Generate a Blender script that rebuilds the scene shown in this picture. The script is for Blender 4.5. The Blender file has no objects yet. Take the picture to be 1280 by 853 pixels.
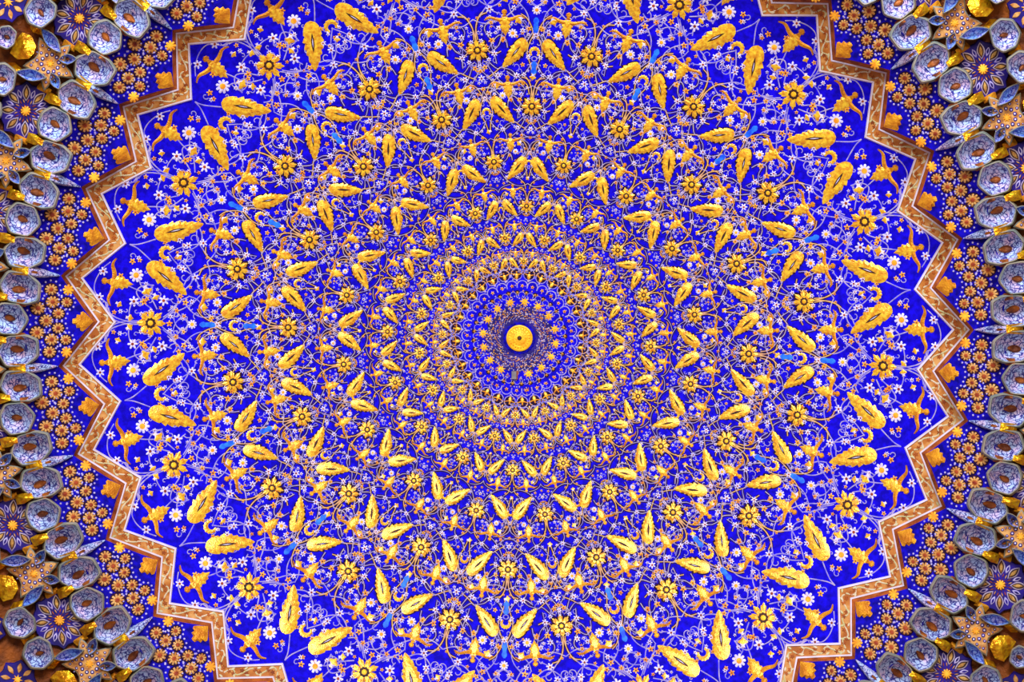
import bpy, math, random
from math import sin, cos, pi, radians, degrees, atan2, hypot, sqrt
from mathutils import Matrix, Vector

# ------------------------------------------------------------------ camera, world, lights, exposure
SC = bpy.context.scene
COL = SC.collection
F = 1635.0                      # focal length in pixels of a 1280 wide frame
EYE = 1.6                       # camera height above the floor
cam = bpy.data.cameras.new('camera'); cam.sensor_width = 36.0; cam.lens = F * 36.0 / 1280.0
cam.clip_end = 200
co = bpy.data.objects.new('camera', cam); COL.objects.link(co); SC.camera = co
# looking straight up, tilted a third of a degree so that the dome axis falls at (649.3, 423)
fw = Vector((-(649.3 - 640.0) / F, -(423.0 - 426.5) / F, 1.0)).normalized()
rt = Vector((1, 0, 0)); rt = (rt - fw * rt.dot(fw)).normalized()
up = rt.cross(fw)               # image up
up = (-fw).cross(rt)
M = Matrix((rt, up, -fw)).transposed().to_4x4(); M.translation = Vector((0, 0, EYE))
co.matrix_world = M

W = bpy.data.worlds.new('world'); SC.world = W; W.use_nodes = True
W.node_tree.nodes['Background'].inputs[0].default_value = (1.0, 0.87, 0.74, 1)
W.node_tree.nodes['Background'].inputs[1].default_value = 0.6

def area(name, loc, target, sx, sy, power, col):
    l = bpy.data.lights.new(name, 'AREA'); l.shape = 'RECTANGLE'; l.size = sx; l.size_y = sy
    l.energy = power; l.color = col
    o = bpy.data.objects.new(name, l); COL.objects.link(o); o.location = loc
    d = Vector(target) - Vector(loc); o.rotation_euler = d.to_track_quat('-Z', 'Y').to_euler()
    return o
# daylight from the clerestory windows of the drum and light thrown up from an unseen sunlit floor patch
area('clerestory_window_light', (1.6, -9.4, 7.4), (-0.6, 3.4, 15.6), 4.5, 2.6, 3000, (0.70, 0.85, 1.0))
area('clerestory_window_light', (-4.8, -8.2, 7.4), (1.0, 3.4, 15.6), 3.0, 2.6, 1300, (0.70, 0.85, 1.0))
area('floor_reflect_light', (0.8, -4.9, 1.0), (0.2, 0.8, 17.0), 3.0, 2.0, 1500, (1.0, 0.95, 0.86))  # unseen upward lamp standing in for light reflected off the floor

SC.view_settings.view_transform = 'Standard'; SC.view_settings.look = 'None'
SC.view_settings.gamma = 1.0; SC.view_settings.use_curve_mapping = False
SC.view_settings.exposure = -0.4

# ------------------------------------------------------------------ the form of the dome
D0, R0, H0 = 15.0, 5.0, 2.2                     # rim distance, rim radius, rise of the shallow dome
SPH = (R0 * R0 + H0 * H0) / (2 * H0)
def zd(rho): return D0 + H0 - (SPH - sqrt(max(0.0, SPH * SPH - rho * rho)))
# radius in design units (one unit is about nine millimetres at the rim) to radius in metres
_tab = [(F * (i * 0.005) / zd(i * 0.005), i * 0.005) for i in range(1200)]
def rho_of(r):
    lo, hi = 0, len(_tab) - 1
    if r >= _tab[hi][0]: return _tab[hi][1]
    while hi - lo > 1:
        m = (lo + hi) // 2
        if _tab[m][0] <= r: lo = m
        else: hi = m
    a, b = _tab[lo], _tab[hi]
    return a[1] + (b[1] - a[1]) * (r - a[0]) / (b[0] - a[0])
ROLL = 3.126
# the hand-built rim is a little out of true
FX = [-1.85, -2.82, 3.44, -3.33, -4.7, -0.87, 0.31]
FY = [5.4, 1.87, 2.82, 5.76, 0.8, 0.4, 0.06]
def true_xy(x, y):
    r2 = x * x + y * y
    if r2 < 1e-9: return x, y
    t = atan2(y, x); w = min(r2 / 300304.0, 1.2)
    B = (1, cos(t), sin(t), cos(2 * t), sin(2 * t), cos(3 * t), sin(3 * t))
    return x + w * sum(a * b for a, b in zip(FX, B)), y + w * sum(a * b for a, b in zip(FY, B))
def PD(x, y, drop=0.0):
    """design point on the dome, lowered by drop units"""
    x, y = true_xy(x, y); r = hypot(x, y); rho = rho_of(r); t = atan2(y, x)
    return (rho * cos(t), rho * sin(t), zd(rho) - drop * 0.0095 + EYE)
def PZ(x, y, D):
    """design point at distance D above the eye"""
    x, y = true_xy(x, y)
    return (x * D / F, y * D / F, D + EYE)
def pol(r, deg): a = radians(deg); return r * cos(a), r * sin(a)
def in_frame(x, y, m=0):
    x, y = true_xy(x, y)
    return -m < x + 649.3 < 1280 + m and -m < y + 423 < 853 + m
def clock(x, y): return (degrees(atan2(y, x)) + 90.0) % 360.0

# ------------------------------------------------------------------ materials
def srgb(c):
    return tuple(((v / 255.0) / 12.92 if v / 255.0 <= 0.04045 else ((v / 255.0 + 0.055) / 1.055) ** 2.4) for v in c) + (1.0,)
def new_mat(name):
    m = bpy.data.materials.new(name); m.use_nodes = True
    return m, m.node_tree, m.node_tree.nodes['Principled BSDF']
def mottled(name, c1, c2, scale=6.0, rough=0.55, metal=0.0, spec=0.25, bump=0.0, bscale=40.0, c3=None):
    m, nt, b = new_mat(name)
    g = nt.nodes.new('ShaderNodeNewGeometry')
    n = nt.nodes.new('ShaderNodeTexNoise'); n.inputs['Scale'].default_value = scale; n.inputs['Detail'].default_value = 3
    nt.links.new(g.outputs['Position'], n.inputs['Vector'])
    r = nt.nodes.new('ShaderNodeValToRGB'); e = r.color_ramp.elements
    e[0].position = 0.36; e[0].color = srgb(c1); e[1].position = 0.64; e[1].color = srgb(c2)
    if c3:
        k = e.new(0.5); k.color = srgb(c3)
    nt.links.new(n.outputs['Fac'], r.inputs['Fac']); nt.links.new(r.outputs['Color'], b.inputs['Base Color'])
    b.inputs['Roughness'].default_value = rough; b.inputs['Metallic'].default_value = metal
    b.inputs['Specular IOR Level'].default_value = spec
    if bump:
        n2 = nt.nodes.new('ShaderNodeTexNoise'); n2.inputs['Scale'].default_value = bscale; n2.inputs['Detail'].default_value = 2
        nt.links.new(g.outputs['Position'], n2.inputs['Vector'])
        bp = nt.nodes.new('ShaderNodeBump'); bp.inputs['Strength'].default_value = bump; bp.inputs['Distance'].default_value = 0.02
        nt.links.new(n2.outputs['Fac'], bp.inputs['Height']); nt.links.new(bp.outputs['Normal'], b.inputs['Normal'])
    return m
def arabesque(name, ground, lines, blush, scale):
    """pale painted ground under fine blue arabesque"""
    m, nt, b = new_mat(name)
    g = nt.nodes.new('ShaderNodeNewGeometry')
    n = nt.nodes.new('ShaderNodeTexNoise'); n.inputs['Scale'].default_value = 9; nt.links.new(g.outputs['Position'], n.inputs['Vector'])
    base = nt.nodes.new('ShaderNodeValToRGB'); e = base.color_ramp.elements
    e[0].position = 0.42; e[0].color = srgb(ground); e[1].position = 0.66; e[1].color = srgb(blush)
    nt.links.new(n.outputs['Fac'], base.inputs['Fac'])
    n2 = nt.nodes.new('ShaderNodeTexNoise'); n2.inputs['Scale'].default_value = 14; nt.links.new(g.outputs['Position'], n2.inputs['Vector'])
    mixv = nt.nodes.new('ShaderNodeVectorMath'); mixv.operation = 'MULTIPLY_ADD'
    nt.links.new(n2.outputs['Color'], mixv.inputs[0]); mixv.inputs[1].default_value = (.09, .09, .09); nt.links.new(g.outputs['Position'], mixv.inputs[2])
    v = nt.nodes.new('ShaderNodeTexVoronoi'); v.feature = 'DISTANCE_TO_EDGE'; v.inputs['Scale'].default_value = scale
    nt.links.new(mixv.outputs[0], v.inputs['Vector'])
    st = nt.nodes.new('ShaderNodeValToRGB'); q = st.color_ramp.elements
    q[0].position = 0.05; q[0].color = (1, 1, 1, 1); q[1].position = 0.12; q[1].color = (0, 0, 0, 1)
    nt.links.new(v.outputs['Distance'], st.inputs['Fac'])
    mx = nt.nodes.new('ShaderNodeMix'); mx.data_type = 'RGBA'
    nt.links.new(st.outputs['Color'], mx.inputs[0]); nt.links.new(base.outputs['Color'], mx.inputs[6]); mx.inputs[7].default_value = srgb(lines)
    nt.links.new(mx.outputs[2], b.inputs['Base Color'])
    b.inputs['Roughness'].default_value = 0.5; b.inputs['Specular IOR Level'].default_value = 0.3
    return m

BLUE = mottled('ultramarine_ground', (14, 2, 150), (22, 6, 204), 15.0, 0.7, 0, 0.05)
BLUE2 = mottled('panel_blue', (10, 2, 104), (20, 8, 172), 14.0, 0.7, 0, 0.06)
NAVY = mottled('navy_ground', (24, 8, 78), (36, 14, 122), 8.0, 0.6, 0, 0.15)
AZURE = mottled('azure_paint', (18, 70, 215), (40, 120, 240), 14.0, 0.5, 0, 0.2)
GOLD = mottled('gilding', (222, 136, 6), (255, 204, 42), 24.0, 0.33, 0.35, 0.9, 0.28, 60.0)
GOLD2 = mottled('burnished_gilding', (206, 120, 8), (250, 190, 30), 16.0, 0.30, 0.75, 0.5, 0.9, 26.0)
GOLD3 = mottled('bright_gilding', (236, 158, 14), (250, 190, 30), 12.0, 0.5, 0.3, 0.4, 0.3, 60.0)
OCHRE = mottled('ochre_gilding', (196, 112, 20), (232, 156, 28), 10.0, 0.5, 0.4, 0.3, 0.5, 50.0)
BROWN = mottled('umber_gilding', (96, 42, 12), (164, 84, 18), 7.0, 0.5, 0.3, 0.3, 0.4, 30.0)
RUSSET = mottled('russet_paint', (126, 52, 14), (180, 88, 26), 9.0, 0.6)
BAND = mottled('border_ochre', (160, 84, 28), (204, 142, 78), 6.0, 0.6, 0, 0.25, c3=(184, 108, 42))
SAGE = mottled('sage_scroll', (190, 176, 120), (214, 190, 160), 9.0, 0.6)
FILLET = mottled('pale_fillet', (206, 182, 186), (220, 202, 218), 5.0, 0.6)
WHITE = mottled('lilac_white', (192, 176, 220), (226, 210, 230), 12.0, 0.6)
LILAC = mottled('lilac_vine', (124, 108, 194), (178, 156, 186), 12.0, 0.6)
PEACH = mottled('peach_vine', (206, 150, 120), (222, 168, 90), 5.0, 0.6)
ORANGE = mottled('orange_centre', (226, 132, 24), (246, 180, 48), 15.0, 0.6)
CONTOUR = mottled('dark_contour', (26, 8, 46), (46, 16, 40), 9.0, 0.7, 0, 0.05)
HEART = mottled('dim_ochre', (146, 92, 36), (190, 140, 70), 30.0, 0.6)
PETAL = mottled('petal_outline', (146, 120, 152), (186, 164, 176), 14.0, 0.6)
DARK = mottled('dark_umber', (44, 18, 16), (70, 30, 16), 9.0, 0.6)
WINE = mottled('wine_paint', (110, 30, 22), (160, 60, 24), 12.0, 0.6)
TAN = mottled('tan_medallion', (174, 104, 38), (210, 156, 90), 22.0, 0.55)
MAUVE = mottled('mauve_paint', (150, 128, 190), (186, 168, 206), 10.0, 0.6)
CELL = arabesque('niche_arabesque', (168, 184, 220), (48, 44, 120), (206, 170, 196), 19.0)
CELL2 = arabesque('lens_arabesque', (120, 160, 222), (40, 50, 160), (176, 164, 214), 20.0)
RIM = mottled('niche_rim', (116, 120, 112), (158, 142, 122), 8.0, 0.6)
STARG = mottled('star_ochre', (150, 84, 34), (206, 148, 84), 20.0, 0.6)
METAL = mottled('grey_metal', (92, 84, 92), (120, 110, 112), 9.0, 0.5, 0.3)

# ------------------------------------------------------------------ mesh helpers
class MB:
    def __init__(s): s.v = []; s.f = []
    def add(s, vs, fs):
        o = len(s.v); s.v.extend(vs); s.f.extend([tuple(i + o for i in q) for q in fs])
    def build(s, name, mat, parent=None, origin=None, smooth=False):
        if parent is not None: origin = parent.location if parent.parent is None else parent.parent.location
        elif origin is None:
            n = len(s.v); origin = (sum(p[0] for p in s.v) / n, sum(p[1] for p in s.v) / n, sum(p[2] for p in s.v) / n)
        me = bpy.data.meshes.new(name)
        ox, oy, oz = origin
        me.from_pydata([(p[0] - ox, p[1] - oy, p[2] - oz) for p in s.v], [], s.f)
        me.materials.append(mat)
        if smooth: me.polygons.foreach_set('use_smooth', [True] * len(me.polygons))
        o = bpy.data.objects.new(name, me); COL.objects.link(o)
        if parent is not None: o.parent = parent
        else: o.location = origin
        return o
def tag(o, label=None, cat=None, group=None, kind=None):
    if label: o['label'] = label
    if cat: o['category'] = cat
    if group: o['group'] = group
    if kind: o['kind'] = kind
    return o
def empty(name, loc, label, cat, group=None):
    o = bpy.data.objects.new(name, None); COL.objects.link(o); o.location = loc; o.empty_display_size = 0.1
    return tag(o, label, cat, group)

def relief(mb, pts, h, P, inset=0.78, base=0.3, crown=1.25, mid=None):
    """raised gilded relief: an outline in design units rising to a crowned top"""
    n = len(pts)
    cx = sum(p[0] for p in pts) / n if mid is None else mid[0]
    cy = sum(p[1] for p in pts) / n if mid is None else mid[1]
    vs = [P(x, y, base) for x, y in pts]
    vs += [P(cx + (x - cx) * inset, cy + (y - cy) * inset, base + h) for x, y in pts]
    vs.append(P(cx, cy, base + h * crown))
    fs = [(i, (i + 1) % n, n + (i + 1) % n, n + i) for i in range(n)] + [(n + i, n + (i + 1) % n, 2 * n) for i in range(n)]
    mb.add(vs, fs)
def ribbon(mb, path, w, h, P, base=0.25, taper=False):
    n = len(path); vs = []
    for i, (x, y) in enumerate(path):
        a = path[max(0, i - 1)]; b = path[min(n - 1, i + 1)]
        dx, dy = b[0] - a[0], b[1] - a[1]; L = hypot(dx, dy) or 1.0
        k = w * 0.5 * ((1 - 0.75 * i / (n - 1)) if taper else 1.0)
        nx, ny = -dy / L * k, dx / L * k
        vs += [P(x + nx, y + ny, base), P(x, y, base + h), P(x - nx, y - ny, base)]
    fs = []
    for i in range(n - 1):
        o = 3 * i
        fs += [(o, o + 1, o + 4, o + 3), (o + 1, o + 2, o + 5, o + 4)]
    mb.add(vs, fs)
def spline(pts, step=4):
    out = []
    n = len(pts)
    for i in range(n - 1):
        p0 = pts[max(0, i - 1)]; p1 = pts[i]; p2 = pts[i + 1]; p3 = pts[min(n - 1, i + 2)]
        for k in range(step):
            t = k / step
            out.append(tuple(0.5 * (2 * b + (c - a) * t + (2 * a - 5 * b + 4 * c - d) * t * t + (3 * b - a - 3 * c + d) * t ** 3) for a, b, c, d in zip(p0, p1, p2, p3)))
    out.append(pts[-1]); return out
def chaikin(p, it=2):
    for _ in range(it):
        q = []
        for i in range(len(p)):
            a, b = p[i], p[(i + 1) % len(p)]
            q += [(a[0] * .75 + b[0] * .25, a[1] * .75 + b[1] * .25), (a[0] * .25 + b[0] * .75, a[1] * .25 + b[1] * .75)]
        p = q
    return p
def soften(p, k=0.2):
    q = []
    for i in range(len(p)):
        a, b, c = p[i - 1], p[i], p[(i + 1) % len(p)]
        e1 = (b[0] + (a[0] - b[0]) * k, b[1] + (a[1] - b[1]) * k); e2 = (b[0] + (c[0] - b[0]) * k, b[1] + (c[1] - b[1]) * k)
        q += [e1, ((e1[0] + e2[0] + 2 * b[0]) / 4, (e1[1] + e2[1] + 2 * b[1]) / 4), e2, ((e2[0] + c[0]) / 2, (e2[1] + c[1]) / 2)]
    return q
def frame_at(x, y, rot, s, flip=1):
    """local motif frame: +a towards the hub turned by rot degrees, +b across"""
    t = atan2(y, x) + pi + radians(rot) * flip
    c, sn = cos(t), sin(t)
    return lambda a, b: (x + s * (a * c - flip * b * sn), y + s * (a * sn + flip * b * c))

# motif outlines, one unit long
def leaf_outline(n=22, teeth=6, bend=0.05):
    def side(sg):
        out = []
        for i in range(n + 1):
            t = i / n
            w = 0.186 * (sin(pi * min(1.0, t ** 0.72))) ** 0.62 * (1.12 - 0.34 * t)
            if 0.30 < t < 0.94:
                fr = ((t - 0.30) / 0.64 * teeth) % 1.0
                w += 0.088 * (fr - 0.42) * (1.15 - t)
            out.append((t - 0.5, sg * max(w, 0.0)))
        return out
    up_, dn = side(1), side(-1)
    pts = up_ + dn[-2:0:-1]
    return [(a, b + bend * (a * a * 1.6 - 0.12)) for a, b in pts]
LEAF = leaf_outline(36, 5); LEAF_S = leaf_outline(20, 4)
def vesica(L, w, n=10, ax=0.0):
    up_ = [(ax - L / 2 + L * i / n, w / 2 * sin(pi * i / n)) for i in range(n + 1)]
    return up_ + [(a, -b) for a, b in up_[-2:0:-1]]
def petal_ring(n, prof, r=1.0, off=0.0):
    out = []
    for k in range(n):
        for (fa, fr) in prof:
            a = off + 2 * pi * (k + fa) / n
            out.append((r * fr * cos(a), r * fr * sin(a)))
    return out
ROSETTE = [(-0.5, .44), (-0.40, .66), (-0.30, .84), (-0.20, .80), (-0.10, .92), (0, 1.04), (0.10, .92), (0.20, .80), (0.30, .84), (0.40, .66)]
ROSETTE_S = [(-0.5, .55), (-0.25, .85), (0, 1.04), (0.25, .85)]
DAISY = [(-0.5, .60), (-0.28, .92), (0, 1.0), (0.28, .92)]
BLOSS = [(-0.5, .42), (-0.2, .85), (0, 1.0), (0.2, .85)]
STAR8 = [(-0.5, .45), (0, 1.0)]
def circle(r, n=16): return [(r * cos(2 * pi * i / n), r * sin(2 * pi * i / n)) for i in range(n)]
BUD = [(-.5, -.10), (-.15, -.22), (.0, -.50), (.18, -.42), (.30, -.18), (.55, 0), (.30, .18), (.18, .42), (.0, .50), (-.15, .22), (-.5, .10)]

# ------------------------------------------------------------------ the dome shell and its backing
NS = 256
mb = MB(); rs = [0.02] + [4 + 12.5 * i for i in range(48)]
for r in rs:
    for k in range(NS): mb.v.append(PD(*pol(r, 360 * k / NS)))
for i in range(len(rs) - 1):
    for k in range(NS):
        k2 = (k + 1) % NS; mb.f.append((i * NS + k, i * NS + k2, (i + 1) * NS + k2, (i + 1) * NS + k))
tag(mb.build('ceiling', BLUE, origin=(0, 0, D0 + EYE), smooth=True), 'shallow ultramarine dome ceiling covered with gilded scrollwork', 'ceiling', kind='structure')

def D_back(r): return 14.36 - (r - 600) * 0.0035
mb = MB(); rb = [590, 600, 640, 680, 720, 760, 800, 840, 900]
for r in rb:
    for k in range(128):
        mb.v.append(PZ(*pol(r, 360 * k / 128), D_back(r) + 0.06 + (0.45 if r < 600 else 0)))
for i in range(len(rb) - 1):
    for k in range(128):
        k2 = (k + 1) % 128; mb.f.append((i * 128 + k, i * 128 + k2, (i + 1) * 128 + k2, (i + 1) * 128 + k))
tag(mb.build('wall_drum', BROWN, origin=(0, 0, 14 + EYE), smooth=True), 'umber gilded drum wall behind the stalactite niches', 'wall', kind='structure')

# ------------------------------------------------------------------ zigzag border
RI, RO = 503.75, 548.7
def zig(k, t, add):
    """point on zigzag edge k (0..63) at fraction t, moved outwards by add"""
    def vtx(j): return pol((RI if j % 2 == 0 else RO) + add, ROLL + 5.625 * j)
    a, b = vtx(k), vtx(k + 1)
    return a[0] + (b[0] - a[0]) * t, a[1] + (b[1] - a[1]) * t
border = empty('zigzag_border', (0, 0, D0 + EYE), 'ochre zigzag border with white fillets running round the blue dome', 'border')
def zig_strip(rows, name, mat, n=5):
    mb = MB(); m = 64 * n
    for add, drop in rows:
        for k in range(64):
            for i in range(n): mb.v.append(PD(*zig(k, i / n, add), drop))
    for j in range(len(rows) - 1):
        for i in range(m):
            i2 = (i + 1) % m; mb.f.append((j * m + i, j * m + i2, (j + 1) * m + i2, (j + 1) * m + i))
    return mb.build(name, mat, border)
tag(zig_strip([(-0.2, 0), (0, 3.5), (2.3, 3.5), (2.4, 1.5)], 'fillet', FILLET), 'white inner fillet')
zig_strip([(2.3, 1.8), (19.6, 2.2)], 'painted_band', BAND)
tag(zig_strip([(19.4, 1.5), (19.5, 4.2), (21.6, 4.2), (21.8, 2.5)], 'fillet', FILLET), 'white outer fillet')
zig_strip([(21.6, 3.0), (24.5, 6.0), (25.2, 9), (30.5, 24.0)], 'bevel', RUSSET)
rnd = random.Random(5)
mb = MB(); mo = MB()
for k in range(64):
    pts = []
    for i in range(25):
        t = i / 24
        pts.append(zig(k, 0.02 + 0.96 * t, 11 + 5.0 * sin(t * 2 * pi * 2.5 + (0 if k % 2 else pi))))
    ribbon(mb, pts, 1.9, 0.8, PD, 2.3)
    for i in range(8):
        t = (i + 0.4) / 8.0; sg = (1 if i % 2 == 0 else -1) * (1 if k % 2 else -1)
        x, y = zig(k, 0.02 + 0.96 * t, 11 - 2.2 * sg)
        fr = frame_at(x, y, rnd.uniform(-40, 40), 1.0)
        relief(mo, [fr(a, b) for a, b in petal_ring(5, BLOSS, 3.2)], 0.6, PD, base=2.4)
        x, y = zig(k, 0.02 + 0.96 * (t + 0.08), 11 + 5.5 * sg)
        fr = frame_at(x, y, rnd.uniform(0, 360), 1.0)
        relief(mb, [fr(a, b) for a, b in vesica(6.5, 3.0, 4)], 0.6, PD, base=2.4)
tag(mb.build('scroll_vine', SAGE, border), 'pale scrolling vine on the band')
tag(mo.build('scroll_blossom', RUSSET, border), 'russet blossoms along the band', kind='stuff')

# ------------------------------------------------------------------ gilded motifs of the dome
RINGS = [460.5, 362.0, 289.0, 222.0, 165.0, 126.0, 96.0]
RLEAF = [445.0, 354.5, 284.8, 211.8, 162.8, 123.0, 94.0]
LLEN = [63, 46, 43, 36, 27, 21.5, 17.0]
LROT = [30, 40, 37, 40, 38, 38, 36]
RFL = [18.4, 14.2, 13.0, 11.0, 9.0, 7.3, 6.0]
ORD = ['outermost', 'second', 'third', 'fourth', 'fifth', 'sixth', 'seventh']
def axis(k, n): return ROLL + (0 if k % 2 == 0 else 11.25) + 22.5 * n

def gilded_leaf(x, y, rot, L, flip, k):
    o = empty('gilded_leaf', PD(x, y), 'serrated gilded leaf in the %s leaf ring, %d degrees clockwise from top' % (ORD[k], round(clock(x, y))), 'leaf ornament', 'gilded leaves of the dome')
    fr = frame_at(x, y, rot, L, flip); big = L > 24
    if k > 0:
        g = 2.4 / L; mb = MB(); relief(mb, [fr(a * (1 + g), b * (1 + g * 3.2)) for a, b in LEAF_S], 0.12, PD, 0.95, base=.15, crown=1.0); mb.build('contour', CONTOUR, o)
    mb = MB(); relief(mb, [fr(a, b) for a, b in (LEAF if big else LEAF_S)], 0.045 * L ** 0.9 + 0.5, PD, 0.62, crown=1.2); mb.build('blade', GOLD, o)
    if L > 14:
        hb = (0.045 * L ** 0.9 + 0.5) * 1.15 + 0.5
        mb = MB(); relief(mb, [fr(a - 0.05, b) for a, b in vesica(0.40, 0.062, 6)], 0.25, PD, 0.8, base=hb); mb.build('slit', DARK, o)
        if k < 2:
            mb = MB(); relief(mb, [fr(a - 0.05, b) for a, b in vesica(0.20, 0.016, 4)], 0.2, PD, 0.8, base=hb + 0.35); mb.build('vein', WHITE, o)
def gilded_rosette(x, y, r, k, mat=GOLD):
    o = empty('gilded_rosette', PD(x, y), 'eight-petalled gilded rosette in the %s rosette ring, %d degrees clockwise from top' % (ORD[k], round(clock(x, y))), 'rosette', 'gilded rosettes of the dome')
    fr = frame_at(x, y, 0, 1.0); h = 0.045 * r + 0.5
    if k > 0:
        mb = MB(); relief(mb, [fr(a, b) for a, b in petal_ring(8, [(-.5, .80), (-.25, 1.0), (0, 1.06), (.25, 1.0)], r + 1.4)], 0.12, PD, 0.95, base=.15, crown=1.0); mb.build('contour', CONTOUR, o)
    mb = MB(); relief(mb, [fr(a, b) for a, b in petal_ring(8, ROSETTE if r > 8 else ROSETTE_S, r)], h, PD, 0.6, crown=1.0); mb.build('petals', mat, o)
    mb = MB(); relief(mb, [fr(a, b) for a, b in petal_ring(9, [(-.5, .86), (0, 1.05)], 0.37 * r)], 0.25, PD, 0.9, base=h + 0.4); mb.build('eye_ring', DARK, o)
    mb = MB(); relief(mb, [fr(a, b) for a, b in circle(0.20 * r, 8)], 0.5, PD, 0.6, base=h + 0.6); mb.build('hub', GOLD3, o)
def gilded_lily(x, y, s, k, flip, name_ring):
    o = empty('gilded_lily', PD(x, y), 'gilded lily with two curling arms in the %s lily ring, %d degrees clockwise from top' % (name_ring, round(clock(x, y))), 'lily ornament', 'gilded lilies of the dome')
    fr = frame_at(x, y, 0, s, flip)
    pet = [(-3, -4), (2, -5), (6, -8.6), (8.5, -6.2), (13, -8.4), (15, -5.4), (19, -5.6), (20, -3), (26, 0), (20, 3), (19, 5.6), (15, 5.4), (13, 8.4), (8.5, 6.2), (6, 8.6), (2, 5), (-3, 4)]
    mb = MB(); relief(mb, [fr(a, b) for a, b in pet], 1.6 * s + .3, PD, 0.62); mb.build('petal', GOLD if k < 8 else OCHRE, o)
    mb = MB()
    for sg in (1, -1):
        arm = spline([(0.5, 0), (1.5, 6 * sg), (0.2, 13 * sg), (-2.5, 20 * sg), (-2.0, 25 * sg), (1.0, 30 * sg)], 3)
        n = len(arm); pts = [fr(a, b) for a, b in arm]
        vs = []
        for i, (px, py) in enumerate(pts):
            a = pts[max(0, i - 1)]; b = pts[min(n - 1, i + 1)]; dx, dy = b[0] - a[0], b[1] - a[1]; L = hypot(dx, dy)
            w = s * (3.4 - 2.6 * (i / (n - 1)) ** 1.3)
            vs += [PD(px - dy / L * w, py + dx / L * w, .3), PD(px, py, .3 + 1.5 * s), PD(px + dy / L * w, py - dx / L * w, .3)]
        fs = []
        for i in range(n - 1):
            q = 3 * i; fs += [(q, q + 1, q + 4, q + 3), (q + 1, q + 2, q + 5, q + 4)]
        mb.add(vs, fs)
    mb.build('arms', OCHRE, o)
    mb = MB(); relief(mb, [fr(a, b) for a, b in [(-3, -3.5), (-7, -2), (-9, -4.2), (-12.5, -3.6), (-14.5, 0), (-12.5, 3.6), (-9, 4.2), (-7, 2), (-3, 3.5)]], 1.3 * s + .2, PD, .7); mb.build('calyx', OCHRE, o)

for k in range(7):
    for n in range(16):
        a0 = axis(k, n)
        x, y = pol(RINGS[k], a0)
        if in_frame(x, y, 60): gilded_rosette(x, y, RFL[k], k)
        for sg in (1, -1):
            x, y = pol(RLEAF[k], a0 + sg * 7.25)
            # the tip leans from the leaf axis towards the rosette
            if in_frame(x, y, 60): gilded_leaf(x, y, LROT[k], LLEN[k], sg, k)
LILR = [(512, 1.0), (398, .84), (317.5, .74), (247.5, .60), (186, .47), (142, .37), (108, .31), (80, .27)]
for k, (r, s) in enumerate(LILR):
    for n in range(32):
        x, y = pol(r, ROLL + 5.625 + 11.25 * n)
        if in_frame(x, y, 60): gilded_lily(x, y, s, k, 1, (ORD + ['innermost'])[k])

# ------------------------------------------------------------------ small flowers, buds and vines: one half unit, mirrored round the dome
def uv(px, py, ring):
    r = hypot(px - 649.3, py - 423); a = degrees(atan2(423 - py, 649.3 - px))
    u = (a - 2.9) if ring == 0 else (14.1 - a)
    return r / RINGS[ring], u
S2 = 362.0 / 460.5
U1 = [('D', 172.5, 339.4, 17), ('W', 131.5, 333.5, 11), ('W', 126, 365.6, 11), ('W', 169, 372, 13), ('W', 206, 372, 13), ('G', 153, 340, 8), ('T', 185, 359, 13),
      ('G', 181, 373, 9), ('T', 150, 375, 8), ('T', 163, 392.5, 9), ('W', 217.5, 334, 8), ('W', 230.6, 333, 9), ('W', 245.6, 344, 10), ('G', 233, 375, 8), ('W', 241, 374, 7),
      ('G', 222, 385, 7), ('D', 241, 402, 11), ('G', 212, 416, 8), ('T', 196, 367, 9), ('G', 168, 322, 8), ('W', 176, 318, 6), ('G', 203, 323, 6), ('W', 219, 355, 7), ('G', 227, 367, 7),
      ('W', 152, 384, 6), ('G', 144, 385, 6), ('W', 178, 388, 6), ('T', 226, 318, 8), ('W', 214, 392, 7), ('G', 231, 392, 6)]
U2 = [('D', 272.5, 376, 11), ('W', 247.5, 344, 9), ('W', 276, 347, 8), ('G', 284, 351, 8), ('W', 300, 356, 8), ('G', 281, 365, 8), ('T', 255, 382, 11), ('G', 250, 322, 9),
      ('W', 324, 386, 8), ('W', 326, 363, 8), ('W', 333, 341, 9), ('D', 350, 367.5, 10), ('G', 356, 380, 7), ('G', 339, 359, 7), ('G', 265, 395, 7), ('G', 263, 410, 6), ('T', 324, 406, 8),
      ('D', 360, 327, 9), ('W', 268, 388, 7), ('W', 286, 338, 6), ('G', 292, 345, 6), ('W', 308, 350, 6), ('G', 318, 346, 7), ('W', 312, 372, 6), ('W', 268, 358, 7), ('G', 262, 348, 6),
      ('W', 341, 384, 7), ('G', 333, 395, 6), ('W', 344, 397, 7), ('W', 322, 395, 6), ('G', 310, 392, 6), ('W', 300, 398, 6), ('W', 352, 352, 6), ('G', 346, 344, 6), ('W', 320, 330, 6), ('G', 328, 324, 6), ('W', 272, 405, 8)]
ITEMS1 = []; ITEMS2 = []
for kd, px, py, d in U1:
    v, u = uv(px, py, 0)
    if v > 0.88: ITEMS1.append((kd, v, u, d))
for kd, px, py, d in U2:
    v, u = uv(px, py, 1)
    if 0.86 < v < 1.125: ITEMS2.append((kd, v, u, d / S2))
rf = random.Random(11)
FILL1 = [('W' if rf.random() < .5 else 'G', rf.uniform(.87, 1.05), rf.uniform(.5, 11), rf.uniform(4.2, 7.0)) for _ in range(24)]
FILL2 = [('W' if rf.random() < .6 else 'G', rf.uniform(.88, 1.12), rf.uniform(.5, 11), rf.uniform(4.2, 6.8)) for _ in range(30)]
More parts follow.
